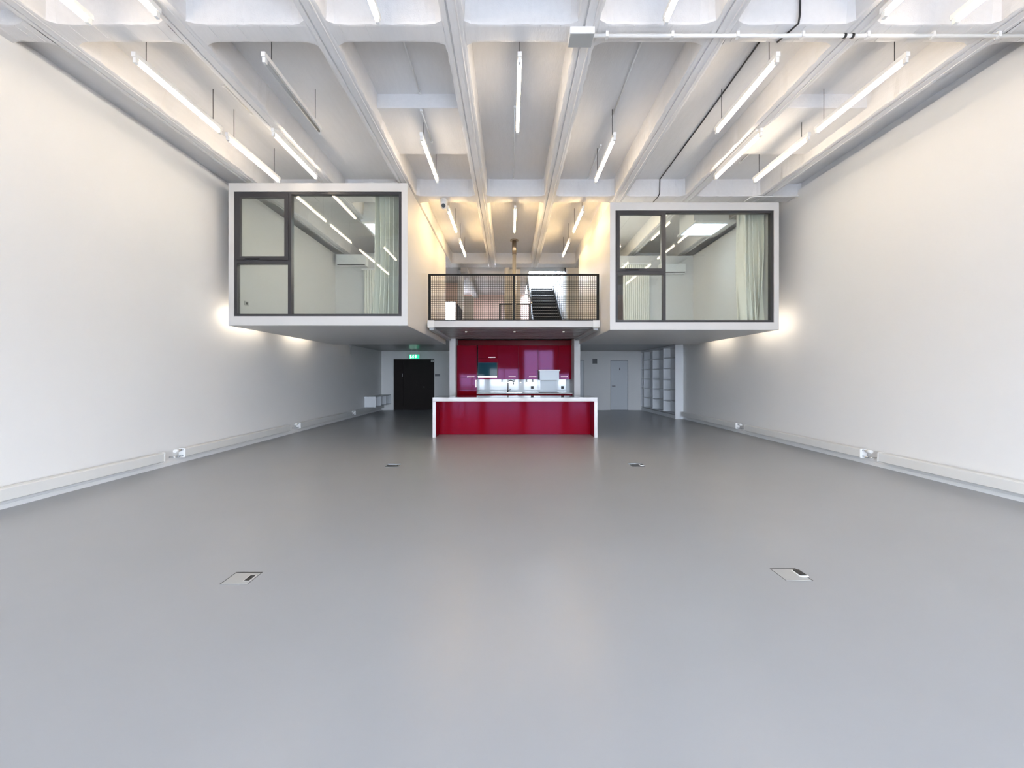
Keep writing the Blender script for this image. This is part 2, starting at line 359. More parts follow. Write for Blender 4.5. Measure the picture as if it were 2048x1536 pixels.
# flue and pipe
fl = empty('flue_pipe', (PX(1028.5,11.92), 11.92, ZD), 'tall polished steel flue rising from the gallery floor to the ceiling', 'pipe')
zt = HC - ZD
MB().cyl((0,0,0), (0,0,zt-.42), .055, 20).build('lower_pipe', M['flue'], fl)
MB().cyl((0,0,zt-.42), (0,0,zt), .062, 20).build('upper_pipe', M['brass'], fl)
MB().cyl((0,0,zt-.03), (0,0,zt-.002), .12, 20).build('ceiling_collar', M['brass'], fl)
pp = empty('wall_pipe', (PX(1013,13.4), 13.75, ZD), 'cream drain pipe with an elbow beside the cream column behind the balcony', 'pipe')
zt = PZ(531, 13.75) - ZD
el = [(0,0,0), (0,0,zt-.16)] + [(.16-.16*math.cos(q), 0, zt-.16+.16*math.sin(q)) for q in [R(15*i) for i in range(1,7)]] + [(.45,0,zt)]
MB().tube(el, .075, 14).build('pipe', M['cream'], pp)
MB().cyl((0,0,zt*.55), (0,0,zt*.55+.06), .088, 14).build('pipe_joint', M['cream'], pp)

# ---------------------------------------------------------------- hanging rooms
def sheet(mb, x0, x1, z0, z1, y, folds, amp, flare=0, gather=0, nu=None, thick=.006):
    nu = nu or folds*16; nv = 22; rows = []
    for j in range(nv+1):
        t = j/nv; z = z1 + (z0-z1)*t
        rr = []
        for i in range(nu+1):
            u = i/nu
            x = x0 + (x1-x0)*u - flare*(t**4)*(1-u)**2
            if gather: x += gather*math.sin(u*math.pi*2)*t**3*.5
            a = amp*(.75+.25*math.sin(u*9+3*t))*(1 + .3*t)
            x += .42*(x1-x0)/folds*math.sin(2*(u*folds*2*math.pi + .6*math.sin(t*3+u*5)))*.5
            yy = y + a*math.sin(u*folds*2*math.pi + .6*math.sin(t*3+u*5) + gather*9*t**4*math.sin(u*7))
            rr.append((x, yy, z + (.02*math.sin(u*folds*2*math.pi)*t**8 if flare or gather else 0)))
        rows.append(rr)
    n = nu+1
    for off in (0, thick):
        vs = [(p[0], p[1]+off, p[2]) for rr in rows for p in rr]
        mb.poly(vs, [(j*n+i, j*n+i+1, (j+1)*n+i+1, (j+1)*n+i) for j in range(nv) for i in range(nu)], True)
    return mb

def hanging_room(Y0, px0, px1, py0, py1, win, mull, trans, sash_w, side, label):
    x0, x1 = PX(px0, Y0), PX(px1, Y0); z0, z1 = PZ(py1, Y0), PZ(py0, Y0); Y1 = 11.95
    o = empty('hanging_room', ((x0+x1)/2, Y0, z0), label, 'room'); ox, oz = o.location.x, z0
    def b(name, m, a0, a1, c0, c1, e0, e1, parent=None, **k): return MB().box(a0-ox, a1-ox, c0-Y0, c1-Y0, e0-oz, e1-oz).build(name, M[m], parent or o, **k)
    wx0, wx1, wz0, wz1 = PX(win[0], Y0), PX(win[1], Y0), PZ(win[3], Y0), PZ(win[2], Y0)
    MB().holed('xz', x0-ox, x1-ox, 0, z1-oz, 0, .14, [(wx0-ox, wx1-ox, wz0-oz, wz1-oz)]).build('front_frame', M['pod'], o)
    b('floor_slab', 'pod', x0, x1, Y0+.14, Y1, z0+.004, z0+.15)
    b('soffit_panel', 'soffit', x0+.002, x1-.002, Y0+.005, Y1-.005, z0-.006, z0+.003)
    b('side_wall', 'pod', x0, x0+.10, Y0+.14, Y1, z0+.15, z1)
    b('side_wall', 'pod', x1-.10, x1, Y0+.14, Y1, z0+.15, z1)
    dz = z0+.15
    if side == 'right': holes = [(2.15-ox, 3.25-ox, dz-oz, dz+2.0-oz)]
    else: holes = [(-3.0-ox, -2.1-ox, dz-oz, dz+2.0-oz)]
    MB().holed('xz', x0+.10-ox, x1-.10-ox, dz-oz, z1-oz, Y1-.1-Y0, Y1-Y0, holes).build('back_wall', M['pod'], o)
    # window: outer frame with sash and panes as its own sub-parts
    t = .045; mx0, mx1 = PX(mull[0], Y0), PX(mull[1], Y0); tz1, tz0 = PZ(trans[0], Y0), PZ(trans[1], Y0)
    fr = MB().holed('xz', wx0-ox, wx1-ox, wz0-oz, wz1-oz, .012, .11, [(mx1-ox, wx1-.055-ox, wz0+t-oz, wz1-t-oz), (wx0+t-ox, mx0-ox, tz1-oz, wz1-t-oz), (wx0+t-ox, mx0-ox, wz0+t-oz, tz0-oz)]).build('window_frame', M['frame'], o)
    s = sash_w
    MB().holed('xz', wx0+t-ox-.01, mx0-ox+.01, tz1-oz-.01, wz1-t-oz+.01, .002, .06, [(wx0+t+s-ox, mx0-s-ox, tz1+s-oz, wz1-t-s-oz)]).build('sash', M['frame'], fr)
    hx = (wx0*1.25+mx0*.75)/2 - ox
    MB().box(hx-.16, hx+.10, -.012, .004, tz1-oz+.004, tz1-oz+.022).build('sash_handle', M['black'], fr)
    for a0, a1, e0, e1 in ((mx1-.01, wx1-.045, wz0+t-.01, wz1-t+.01), (wx0+t+s-.01, mx0-s+.01, tz1+s-.01, wz1-t-s+.01), (wx0+t-.01, mx0+.01, wz0+t-.01, tz0+.01)):
        MB().box(a0-ox, a1-ox, .045, .051, e0-oz, e1-oz).build('pane', M['glass'], fr)
    return o, x0, x1, z0, z1
HL = hanging_room(7.5, 457, 815, 366, 650.5, (467.7, 803, 383, 632.5), (575, 581.7), (519, 527), .06, 'left', 'larger white box room hanging by the left wall, seen through dark framed glass')
HR = hanging_room(8.22, 1220, 1558, 405, 659, (1231, 1548, 420.6, 644.5), (1327, 1332), (541, 548), .042, 'right', 'smaller white box room hanging by the right wall, seen through dark framed glass')

def curtain(Y, px0, px1, z0, z1, folds, amp, flare, gather, label, name='curtain'):
    x0, x1 = PX(px0, Y), PX(px1, Y); o = empty(name, ((x0+x1)/2, Y, z0), label, 'curtain')
    mb = sheet(MB(), x0-o.location.x, x1-o.location.x, 0, z1-z0, 0, folds, amp, flare, gather); mb.build('cloth', M['curtain'], o, fix=False)
    MB().box(x0-o.location.x-.05, x1-o.location.x+.03, -.02, .02, z1-z0-.01, z1-z0+.03).build('curtain_rail', M['white'], o)
    return o
curtain(7.86, 749, 801, ZP+.155, PZ(378,7.8), 6, .13, .10, 0, 'pale curtain drawn aside at the right of the larger left window')
curtain(8.60, 1478, 1530, ZP+.155, PZ(418,8.52), 6, .13, .0, .16, 'pale curtain gathered at the right of the smaller right window')
curtain(11.78, 727, 770, ZP+.155, ZP+2.10, 9, .025, 0, 0, 'narrow ribbed white drape on the back wall inside the left hanging room', 'ribbed_drape')
curtain(11.78, 1247, 1299, ZP+.155, ZP+2.25, 13, .02, 0, 0, 'wide ribbed white drape on the back wall inside the right hanging room', 'ribbed_drape')
def ac(x0, x1, z0, z1, label):
    Y = 11.85; o = empty('air_conditioner', ((x0+x1)/2, Y, z0), label, 'air conditioner'); hw = (x1-x0)/2; hh = z1-z0
    MB().prism([(0,0), (-.16,.0), (-.20,.05), (-.20,hh), (0,hh)], 'x', -hw, hw).build('casing', M['white'], o, bevel=.008)
    MB().box(-hw+.03, hw-.03, -.205, -.19, .012, .03).build('air_slot', M['rubber'], o)
    MB().box(-hw+.02, hw-.02, -.208, -.198, .075, hh-.03).build('front_panel', M['white'], o)
ac(PX(674,11.7), PX(733,11.7), PZ(532,11.7), PZ(511,11.7), 'white wall air conditioner inside the left hanging room')
ac(PX(1318,11.75), PX(1369,11.75), PZ(548,11.75), PZ(529,11.75), 'white wall air conditioner inside the right hanging room')
so = empty('wall_socket', (HL[1]+.10, 7.85, PZ(607,7.85)), 'small grey wall socket low inside the left hanging room', 'socket')
MB().box(0, .008, -.06, .06, -.04, .04).build('plate', M['lid'], so); MB().cyl((.008,0,0), (.011,0,0), .025, 14).build('socket_face', M['rubber'], so)

# ---------------------------------------------------------------- tube lamps
def lamp_proto(mount, lit, tm='tubelit'):
    o = empty('tube_lamp', (0,0,0)); L = 1.36
    MB().box(-.022, .022, 0, L, .035, .085).build('batten', M['white'], o)
    MB().cyl((0, .055, 0), (0, L-.055, 0), .019, 12).build('tube', M[tm if lit else 'tubeoff'], o)
    for y in (.012, L-.055):
        MB().box(-.016, .016, y, y+.043, -.022, .04).build('end_holder', M['white'], o)
    if mount == 'wire':
        for y in (.16, L-.16):
            MB().cyl((0, y, .085), (0, y, HC-(H+3.41)), .004, 6).build('wire', M['rubber'], o)
    else:
        MB().box(-.03, .03, .1, L-.1, .085, HB-(H+3.47)).build('bracket', M['white'], o)
    return o
bayname = {-3: 'in bay along the left wall', -2: 'in second bay from the left wall', -1: 'in bay left of the middle one', 0: 'in middle bay',
           1: 'in bay right of the middle one', 2: 'in second bay from the right wall', 3: 'in bay along the right wall', -2.5: 'under second beam from the left wall', 2.5: 'under second beam from the right wall'}
bayx = {-3: -4.05, -2: -2.655, -1: -1.27, 0: .105, 1: 1.50, 2: 2.885, 3: 4.28, -2.5: -3.396, 2.5: 3.60}
rows = {'Z': (1.20, 'overhead tube lamp behind front row', (-3, -2, 0, 2, 3)), 'A': (2.66, 'front row tube lamp', (-3, -2.5, -1, 1, 2.5, 3)),
        'B': (4.46, 'tube lamp past the front cross beam', (-3, -2, 0, 2, 3)), 'C': (5.93, 'tube lamp near hanging rooms', (-3, -2.5, -1, 1, 2.5, 3)),
        'D': (8.48, 'nearer balcony tube lamp', (-1, 0, 1)), 'E': (10.46, 'farther balcony tube lamp', (-1, 1))}
protos = {}
for rk, (y0, txt, bays) in rows.items():
    for b in bays:
        lit = not (rk == 'B' and b == -2); mount = 'wire' if b == int(b) else 'beam'
        warm = rk in 'DE'; key = (mount, lit, warm)
        if key not in protos: protos[key] = o = lamp_proto(mount, lit, 'tubewarm' if warm else 'tubelit'); kids[o] = list(o.children)
        else: o = copy_tree(protos[key])
        o.location = (bayx[b], y0, H + (3.41 if mount == 'wire' else 3.47))
        tag(o, ('lit ' if lit else 'unlit ') + txt + ', ' + bayname[b], 'lamp', 'fluorescent tube lamps under the ceiling')
# lamps fixed along the outer flanks of the hanging rooms, in the slot beside each wall
g = empty('tube_lamp')
MB().box(-.02, .02, 0, 1.36, .03, .075).build('batten', M['white'], g); MB().cyl((0,.055,0), (0,1.305,0), .019, 12).build('tube', M['tubegap'], g)
for y in (.012, 1.305): MB().box(-.016, .016, y, y+.043, -.022, .035).build('end_holder', M['white'], g)
kids[g] = list(g.children)
first = True
for x, ys, z, nm in ((HL[1]-.035, (7.62, 9.75), ZP+.24, 'left'), (HR[2]+.035, (8.32, 10.5), ZP+.24, 'right')):
    for i, y in enumerate(ys):
        o = g if first else copy_tree(g); first = False
        o.location = (x, y, z)
        tag(o, 'lit tube lamp in the slot between %s wall and hanging room, %s end' % (nm, 'front' if i == 0 else 'back'), 'lamp', 'tube lamps beside the hanging rooms')

for hr, x, nm in ((HL, HL[2]-.135, 'left'), (HR, HR[1]+.135, 'right')):  # lamps added out of view to brighten the room interiors
    for y, tx in ((8.75, 'nearer'), (10.3, 'farther')):
        o = empty('tube_lamp', (x, y, hr[4]-.45), 'added unseen %s fill tube high inside the %s hanging room, on its balcony side wall' % (tx, nm), 'lamp', 'added fill lamps inside the hanging rooms')
        MB().box(*sorted((0, .034 if nm == 'left' else -.034)), 0, 1.36, -.025, .025).build('batten', M['white'], o); MB().cyl((-.01 if nm == 'left' else .01,.055,-.045), (-.01 if nm == 'left' else .01,1.305,-.045), .019, 12).build('tube', M['tubefill'], o)
        for q in (.012, 1.305): MB().box(-.02, .02, q, q+.043, -.065, -.024).build('end_holder', M['white'], o)
o = empty('tube_lamp', (.15, 14.35, ZD+.5), 'added unseen upright warm tube lamp on the back of the cream column behind the balcony', 'lamp')  # added lamp, hidden by the column, brightens the far wall
MB().box(-.025, .025, -.048, 0, 0, 1.36).build('batten', M['white'], o); MB().cyl((0,.02,.055), (0,.02,1.305), .019, 12).build('tube', M['tubewarm'], o)
for q in (.012, 1.305): MB().box(-.02, .02, 0, .042, q, q+.043).build('end_holder', M['white'], o)

# ---------------------------------------------------------------- ceiling services
jb = empty('junction_box', (PX(1165,4.25), 4.25, HB-.07), 'white square box under the first cross beam at the pipe end', 'box')
MB().box(-.128, .128, 0, .19, 0, .07).build('casing', M['white'], jb, bevel=.006); MB().box(-.122, .122, .006, .184, -.005, .001).build('cover_plate', M['lid'], jb)
zc = HB - .035
p = empty('ceiling_pipe', (jb.location.x+.128, 4.33, zc), 'long white pipe running right along the first cross beam', 'pipe')
Lp = XR + .1 - p.location.x
MB().cyl((0,0,0), (Lp,0,0), .019, 12).build('pipe', M['white'], p)
for i in range(7):
    x = .14 + i*.68
    if x < Lp: MB().box(x-.014, x+.014, -.024, .024, -.022, .036).build('pipe_clip', M['white'], p)
for x in (2.62, 2.70, 4.98): MB().cyl((x-.012,0,0), (x+.012,0,0), .0245, 12).build('pipe_clamp', M['rubber'], p)
cb = [(2.93,4.19,HC-.02), (2.93,4.195,HB+.06), (2.93,4.215,HB-.004), (2.87,4.45,HB-.004), (2.88,4.49,HB+.05), (2.91,4.52,HC-.012), (2.95,6.4,HC-.012), (2.97,8.22,HC-.012), (2.97,8.24,HB+.04), (2.95,8.28,HB-.008), (2.94,8.55,HB-.008)]
MB().tube(cb, .010, 8).build('cable', M['rubber']); tag(bpy.data.objects['cable'], 'black cable running along the second bay from the right wall', 'cable')
for k, xc, segs, t in ((-1, -1.24, [(4.5, 5.74, HC), (5.78, 6.6, H+3.73)], 'thin white conduit along the bay left of the middle'), (0, .07, [(6.0, 8.2, HC)], 'thin white conduit along the middle ceiling bay'),
                  (1, 1.535, [(4.5, 6.25, HC), (7.0, 8.2, HC)], 'thin white conduit along the bay right of the middle'), (-3, -3.85, [(5.55, 6.2, HC)], 'short white conduit between lamp wires in the left wall bay'),
                  (3, 4.2, [(7.05, 7.6, HC)], 'short white conduit between lamp wires in the right wall bay')):
    c = empty('conduit', (xc, segs[0][0], HC), t, 'conduit')
    for a, b, z in segs:
        MB().cyl((0, a-segs[0][0], z-HC-.012), (0, b-segs[0][0], z-HC-.012), .011, 8).build('tube', M['white'], c)
        for q in (a+.03, b-.03): MB().box(-.016, .016, q-segs[0][0]-.02, q-segs[0][0]+.02, z-HC-.026, z-HC).build('clip', M['white'], c)
sc_ = empty('security_camera', (PX(888,8.42), 8.42, HB), 'white dome security camera with black lens under the second cross beam', 'camera')
MB().cyl((0,0,-.03), (0,0,.004), .074, 20).build('base', M['white'], sc_); MB().cyl((0,0,-.12), (0,0,-.03), .064, 20, r2=.074).build('body', M['white'], sc_)
import bmesh
def ball(name, m, parent, c, r, sq=1):
    bm = bmesh.new(); bmesh.ops.create_uvsphere(bm, u_segments=20, v_segments=12, radius=r); me = bpy.data.meshes.new(name); 
    for f in bm.faces: f.smooth = True
    bm.to_mesh(me); bm.free(); me.materials.append(M[m]); o = bpy.data.objects.new(name, me); o.location = c; o.parent = parent; o.scale.z = sq; col.objects.link(o); return o
ball('dome', 'white', sc_, (0,0,-.13), .068); MB().cyl((0,-.045,-.14), (0,-.074,-.152), .040, 18).build('lens', M['rubber'], sc_)
c = empty('conduit', (PX(1500,8.3), 8.22, H+3.50), 'thin white conduit above the right hanging room running to the wall', 'conduit')
MB().tube([(-.05,.3,.04), (-.02,.03,.06), (.06,0,.065), (XR-c.location.x+.05,0,.065)], .012, 8).build('tube', M['white'], c)

# ---------------------------------------------------------------- kitchen
kl = struct(MB().box(PX(898.6,11.85), PX(911,11.85), 11.86, 12.9, 0, ZD-.12).build('wall_kitchen_left', M['pod']))
kr = struct(MB().box(PX(1148.6,11.85), PX(1160.5,11.85), 11.86, 12.9, 0, ZD-.12).build('wall_kitchen_right', M['pod']))
kx0, kx1 = PX(911,11.85)+.003, PX(1148.6,11.85)-.003
struct(MB().box(kx0-.1, kx1+.1, 12.76, 12.9, 0, ZD-.12).build('wall_kitchen_back', M['splash']))
def handle(parent, x0, x1, y, z, vertical=False):
    if vertical: mb = MB().box(x0-.006, x0+.006, y-.03, y-.018, z, x1).box(x0-.005, x0+.005, y-.02, y+.001, z+.01, z+.022).box(x0-.005, x0+.005, y-.02, y+.001, x1-.022, x1-.01)
    else: mb = MB().box(x0, x1, y-.03, y-.018, z-.006, z+.006).box(x0+.01, x0+.022, y-.02, y+.001, z-.005, z+.005).box(x1-.022, x1-.01, y-.02, y+.001, z-.005, z+.005)
    return mb.build('handle', M['steel'], parent)
def cabinet(name, x0, x1, y, yb, z0, z1, doors, label, group=None):
    o = empty(name, ((x0+x1)/2, y, z0), label, 'cabinet', group); cx = (x0+x1)/2
    MB().box(x0-cx+.001, x1-cx-.001, .02, yb-y, 0, z1-z0).build('body', M['darkred'], o)
    for (a, b, hd) in doors:
        d = MB().box(x0-cx+.003, x1-cx-.003, 0, .019, a-z0+.002, b-z0-.002).build('door', M['red'], o, bevel=.0015)
        if hd:
            if hd[0] == 'v': handle(d, hd[1]-cx, hd[3]-z0, 0, hd[2]-z0, True)
            else: handle(d, hd[1]-cx, hd[2]-cx, 0, hd[3]-z0)
    return o
Yt, Yu = 12.15, 12.38
tx1 = PX(953.5, Yt); zt0 = ZD-.15
zmid = PZ(755.5, Yt)
cabinet('tall_cabinet', kx0, tx1, Yt, 12.755, .0, PZ(691,Yt), [(.08, zmid-.35, None), (zmid-.35, zmid, ('v', tx1-.02, PZ(774,Yt), PZ(760,Yt))), (zmid, PZ(691,Yt), ('h', tx1-.28, tx1-.07, zmid+.02))], 'tall red gloss cabinet at the left end of the kitchen')
cxs = [PX(q, Yu) for q in (956, 996, 1036.5, 1076, 1117, 1147.5)]; cxs[-1] = kx1
zu0, zu1 = PZ(759,Yu), PZ(691,Yu); zf = PZ(716.5,Yu)
cabinet('wall_cabinet', cxs[0], cxs[1], Yu, 12.755, zf, zu1, [(zf, zu1, ('h', PX(977,Yu), PX(991,Yu), zf+.03))], 'short red wall cabinet above the built-in microwave')
cabinet('wall_cabinet', cxs[1], cxs[2], Yu, 12.755, zu0, zu1, [(zu0, zu1, ('h', PX(1018,Yu), PX(1031,Yu), PZ(754,Yu)))], 'red wall cabinet just right of the microwave')
cabinet('wall_cabinet', cxs[2], cxs[3], Yu, 12.755, zu0, zu1, [(zu0, zu1, ('h', PX(1058,Yu), PX(1072,Yu), PZ(754,Yu)))], 'red wall cabinet just left of the extractor hood')
cabinet('wall_cabinet', cxs[3], cxs[4], Yu, 12.755, PZ(742,Yu), zu1, [(PZ(742,Yu), zu1, None)], 'red wall cabinet without handle above the extractor hood')
cabinet('wall_cabinet', cxs[4], cxs[5], Yu, 12.755, zu0, zu1, [(zu0, zu1, ('h', PX(1122,Yu), PX(1135,Yu), PZ(754,Yu)))], 'red wall cabinet at the right end of the kitchen')
tag(MB().box(kx0, kx1, 12.36, 12.75, zu1+.003, ZD-.150).build('filler_panel', M['darkred']), 'dark red filler panel between wall cabinets and soffit', 'panel')
mw = empty('microwave', ((cxs[0]+cxs[1])/2, Yu, zu0), 'built-in microwave with dark teal glass door among the red cabinets', 'microwave'); hw = (cxs[1]-cxs[0])/2-.003; hh = zf-zu0
MB().box(-hw, hw, .02, .36, 0, hh-.003).build('body', M['darkred'], mw)
MB().box(-hw, hw, .0, .019, hh*.80, hh-.004).build('trim_panel', M['red'], mw)
MB().box(-hw, hw-.03, -.012, .019, .10, hh*.79).build('glass_door', M['teal'], mw); MB().box(-hw, hw-.03, -.025, .019, .055, .098).build('handle_bar', M['steel'], mw); MB().box(-hw, hw, 0, .019, 0, .05).build('bottom_panel', M['red'], mw)
hd = empty('extractor_hood', ((cxs[3]+cxs[4])/2, 12.0, PZ(760,12.0)), 'pale steel extractor hood with a wider top plate over the hob', 'hood')
a = (PX(1116,12)-PX(1077.5,12))/2; hz = PZ(742,12)-PZ(760,12)
MB().prism([(-a,hz),(a,hz),(a,.0),(-a,.0)], 'y', .01, .745).build('body', M['hoodm'], hd); MB().box(-a-.03, a+.03, 0, .36, hz, hz+.035).build('top_plate', M['white'], hd); MB().box(-a*.8, a*.8, .08, .6, -.012, .001).build('filter', M['lid'], hd)
sp = tag(MB().box(PX(1081,12.7), PX(1113,12.7), 12.735, 12.757, .922, PZ(760,12.7)).build('splash_panel', M['hoodm']), 'pale steel splash panel on the wall behind the hob', 'panel')
# base run and worktop
bx = [tx1 + (kx1-tx1)*i/4 for i in range(5)]
for i in range(4):
    cabinet('base_cabinet', bx[i], bx[i+1], 12.16, 12.755, 0, .88, [(.10, .88, ('h', bx[i]+.2, bx[i+1]-.2, .83))], 'red base cabinet under the back worktop, ' + ('beside the tall cabinet', 'under the sink', 'left of the hob side', 'at the right end')[i], 'red base cabinets behind the island')
wt = tag(MB().box(tx1+.003, kx1, 12.12, 12.757, .882, .92).build('worktop', M['stone'], bevel=.002), 'pale stone worktop along the kitchen back wall', 'worktop')
fa = empty('faucet', (PX(1016,12.66), 12.66, .92), 'black swan-neck kitchen faucet on the back worktop', 'faucet')
MB().cyl((0,0,0), (0,0,.03), .03, 14).build('base', M['rubber'], fa)
MB().tube([(0,0,.03), (0,0,.28)] + [(.0+.085*(1-math.cos(q)), -.03*math.sin(q), .28+.085*math.sin(q)) for q in [R(20*i) for i in range(1,9)]] + [(.168,-.01,.24)], .014, 10).build('spout', M['rubber'], fa)
MB().cyl((.02,0,.06), (.09,-.01,.09), .009, 8).build('lever', M['rubber'], fa)
sk = empty('sink', (PX(1029,12.45), 12.42, .92), 'steel sink set into the back worktop beside the faucet', 'sink')
MB().holed('xy', -.22, .22, -.18, .18, .0, .008, [(-.19,.19,-.15,.15)]).build('rim', M['steel'], sk); MB().box(-.19, .19, -.15, .15, .0, .002).build('bowl', M['lid2'], sk)
hb_ = empty('hob', (PX(1097,12.4), 12.42, .92), 'black glass hob on the worktop under the extractor hood', 'hob')
MB().box(-.28, .28, -.24, .24, 0, .008).build('glass_top', M['rubber'], hb_)
for px, t in ((1064.5, 'black wall socket on the splashback left of the hob'), (1125, 'black wall socket on the splashback right of the hob')):
    s = empty('wall_socket', (PX(px,12.75), 12.76, PZ(775,12.75)), t, 'socket')
    MB().box(-.045, .045, -.012, 0, -.045, .045).build('plate', M['rubber'], s, bevel=.004); MB().cyl((0,-.016,0), (0,-.011,0), .028, 14).build('socket_face', M['black'], s)
for i in range(6):
    px = 1004 + i*12.35
    s = empty('under_cabinet_light', (PX(px,12.6), 12.6, zu0), 'small white spotlight under the wall cabinets, ' + ('first', 'second', 'third', 'fourth', 'fifth', 'sixth')[i] + ' from the left', 'lamp', 'spotlights under the wall cabinets')
    MB().cyl((0,0,-.075), (0,0,0), .018, 10).build('stem', M['white'], s); MB().cyl((0,0,-.09), (0,0,-.075), .024, 12).build('head', M['white'], s); MB().cyl((0,0,-.094), (0,0,-.09), .02, 12).build('lens', M['spot'], s)
for px, t in ((932, 'left'), (1029, 'middle'), (1127, 'right')):
    Y = 10.0; s = empty('downlight', (PX(px,Y), Y, ZD-.148), 'small round downlight in the balcony soffit, %s one of three' % t, 'lamp', 'downlights in the balcony soffit')
    MB().cyl((0,0,-.006), (0,0,.0), .034, 20).build('rim', M['steel'], s); MB().cyl((0,0,-.009), (0,0,-.005), .024, 20).build('lens', M['spot'], s)

# island
Yi = 9.52; ix0, ix1 = PX(865,Yi), PX(1195,Yi); zi = .918
isl = empty('kitchen_island', ((ix0+ix1)/2, Yi, 0), 'long kitchen island with red gloss front framed in pale stone', 'island'); hw = (ix1-ix0)/2
MB().box(-hw, hw, 0, .92, zi-.09, zi).build('top_slab', M['stone'], isl, bevel=.003)
MB().box(-hw+.004, hw-.004, .012, .915, zi, zi+.003).build('dark_glass_top', M['topglass'], isl)
MB().box(-hw, -hw+.075, 0, .92, 0, zi-.091).build('side_slab', M['stone'], isl, bevel=.003)
MB().box(hw-.075, hw, 0, .92, 0, zi-.091).build('side_slab', M['stone'], isl, bevel=.003)
for a in (-hw+.0752, hw-.0782): MB().box(a, a+.003, .004, .478, .004, zi-.092).build('painted_reflection', M['red'], isl)  # thin red panels imitate the reflection on the legs' inner faces
MB().box(-hw+.08, hw-.08, .50, .90, .0, zi-.092).build('carcass', M['darkred'], isl)
n = 5; ww = (2*hw-.16)/1
MB().box(-hw+.078, hw-.078, .48, .50, .005, zi-.093).build('front_panel', M['red'], isl)

# ---------------------------------------------------------------- low back area
ds = struct(empty('door_1', (PX(828,YB), YB, 0)))
dx0, dx1, dzt = PX(787,YB)-ds.location.x, PX(868.5,YB)-ds.location.x, PZ(718,YB)
sp_ = PX(806,YB)-ds.location.x
MB().box(dx0, sp_-.004, .06, .11, .01, dzt-.005).build('narrow_leaf', M['brown'], ds)
lf = MB().box(sp_+.004, dx1-.004, .06, .11, .01, dzt-.005).build('wide_leaf', M['brown'], ds)
MB().cyl((PX(845,YB)-ds.location.x, .05, PZ(774,YB)), (PX(849,YB)-ds.location.x, .05, PZ(774,YB)), .012, 8).build('handle', M['steel'], lf)
MB().box(sp_-.05, sp_-.035, .055, .062, PZ(754,YB), PZ(747,YB)).build('leaf_latch', M['steel'], ds)
d2 = struct(empty('door_2', (PX(1238.5,YB), YB, 0))); hx = (PX(1256,YB)-PX(1221,YB))/2; zt_ = PZ(721,YB)
lf = MB().box(-hx+.012, hx-.012, .015, .06, .008, zt_-.012).build('door_leaf', M['door'], d2)
MB().holed('xz', -hx, hx, 0, zt_, .03, .09, [(-hx+.008, hx-.008, -.1, zt_-.008)]).build('door_frame', M['frame'], d2)
MB().box(PX(1224,YB)-d2.location.x, PX(1230.5,YB)-d2.location.x, -.035, -.02, PZ(772,YB)-.012, PZ(772,YB)+.012).box(PX(1224,YB)-d2.location.x, PX(1224,YB)-d2.location.x+.03, -.03, .016, PZ(772,YB)-.01, PZ(772,YB)+.01).build('handle', M['black'], lf)
sx, sz = PX(1239.5,YB)-d2.location.x, PZ(738,YB)
MB().prism([(sx-.012,sz-.05),(sx+.012,sz-.05),(sx+.014,sz+.0),(sx+.02,sz+.02),(sx-.02,sz+.02),(sx-.014,sz)], 'y', .008, .015).cyl((sx,.008,sz+.042), (sx,.015,sz+.042), .014, 10).build('door_pictogram', M['black'], lf)
d3 = struct(empty('door_3', ((1.95+PX(1168,YB))/2, YB, 0))); hx = (PX(1168,YB)-1.95)/2
MB().box(-hx+.01, hx-.01, .015, .06, .008, zt_-.012).build('door_leaf', M['door'], d3)
MB().holed('xz', -hx, hx, 0, zt_, .03, .09, [(-hx+.008, hx-.008, -.1, zt_-.008)]).build('door_frame', M['frame'], d3)
vg = empty('vent_grille', (PX(1189.5,YB), YB, PZ(722.5,YB)), 'square dark vent grille high on the back wall beside the white door', 'vent')
MB().holed('xz', -.10, .10, -.10, .10, -.015, 0, [(-.085,.085,-.085,.085)]).build('frame', M['lid2'], vg); MB().box(-.09,.09,-.004,.0,-.09,.09).build('backing', M['rubber'], vg)
for i in range(6): MB().box(-.085, .085, -.013, -.004, -.078+i*.028, -.064+i*.028).build('slat', M['lid2'], vg)
pl = tag(MB().box(PX(870,YB), PX(880,YB), YB-.012, YB, PZ(752.7,YB), PZ(748,YB)).build('door_plate', M['lid2']), 'small grey name plate on the wall right of the brown door', 'sign')
el_ = empty('emergency_light', (PX(865,YB), YB, PZ(722,YB)), 'small white emergency lamp at the top corner of the brown door', 'lamp')
MB().box(-.055, .055, -.06, 0, -.045, .045).build('housing', M['white'], el_, bevel=.008); MB().box(-.04, .04, -.066, -.059, -.03, .03).build('lens', M['lid'], el_)
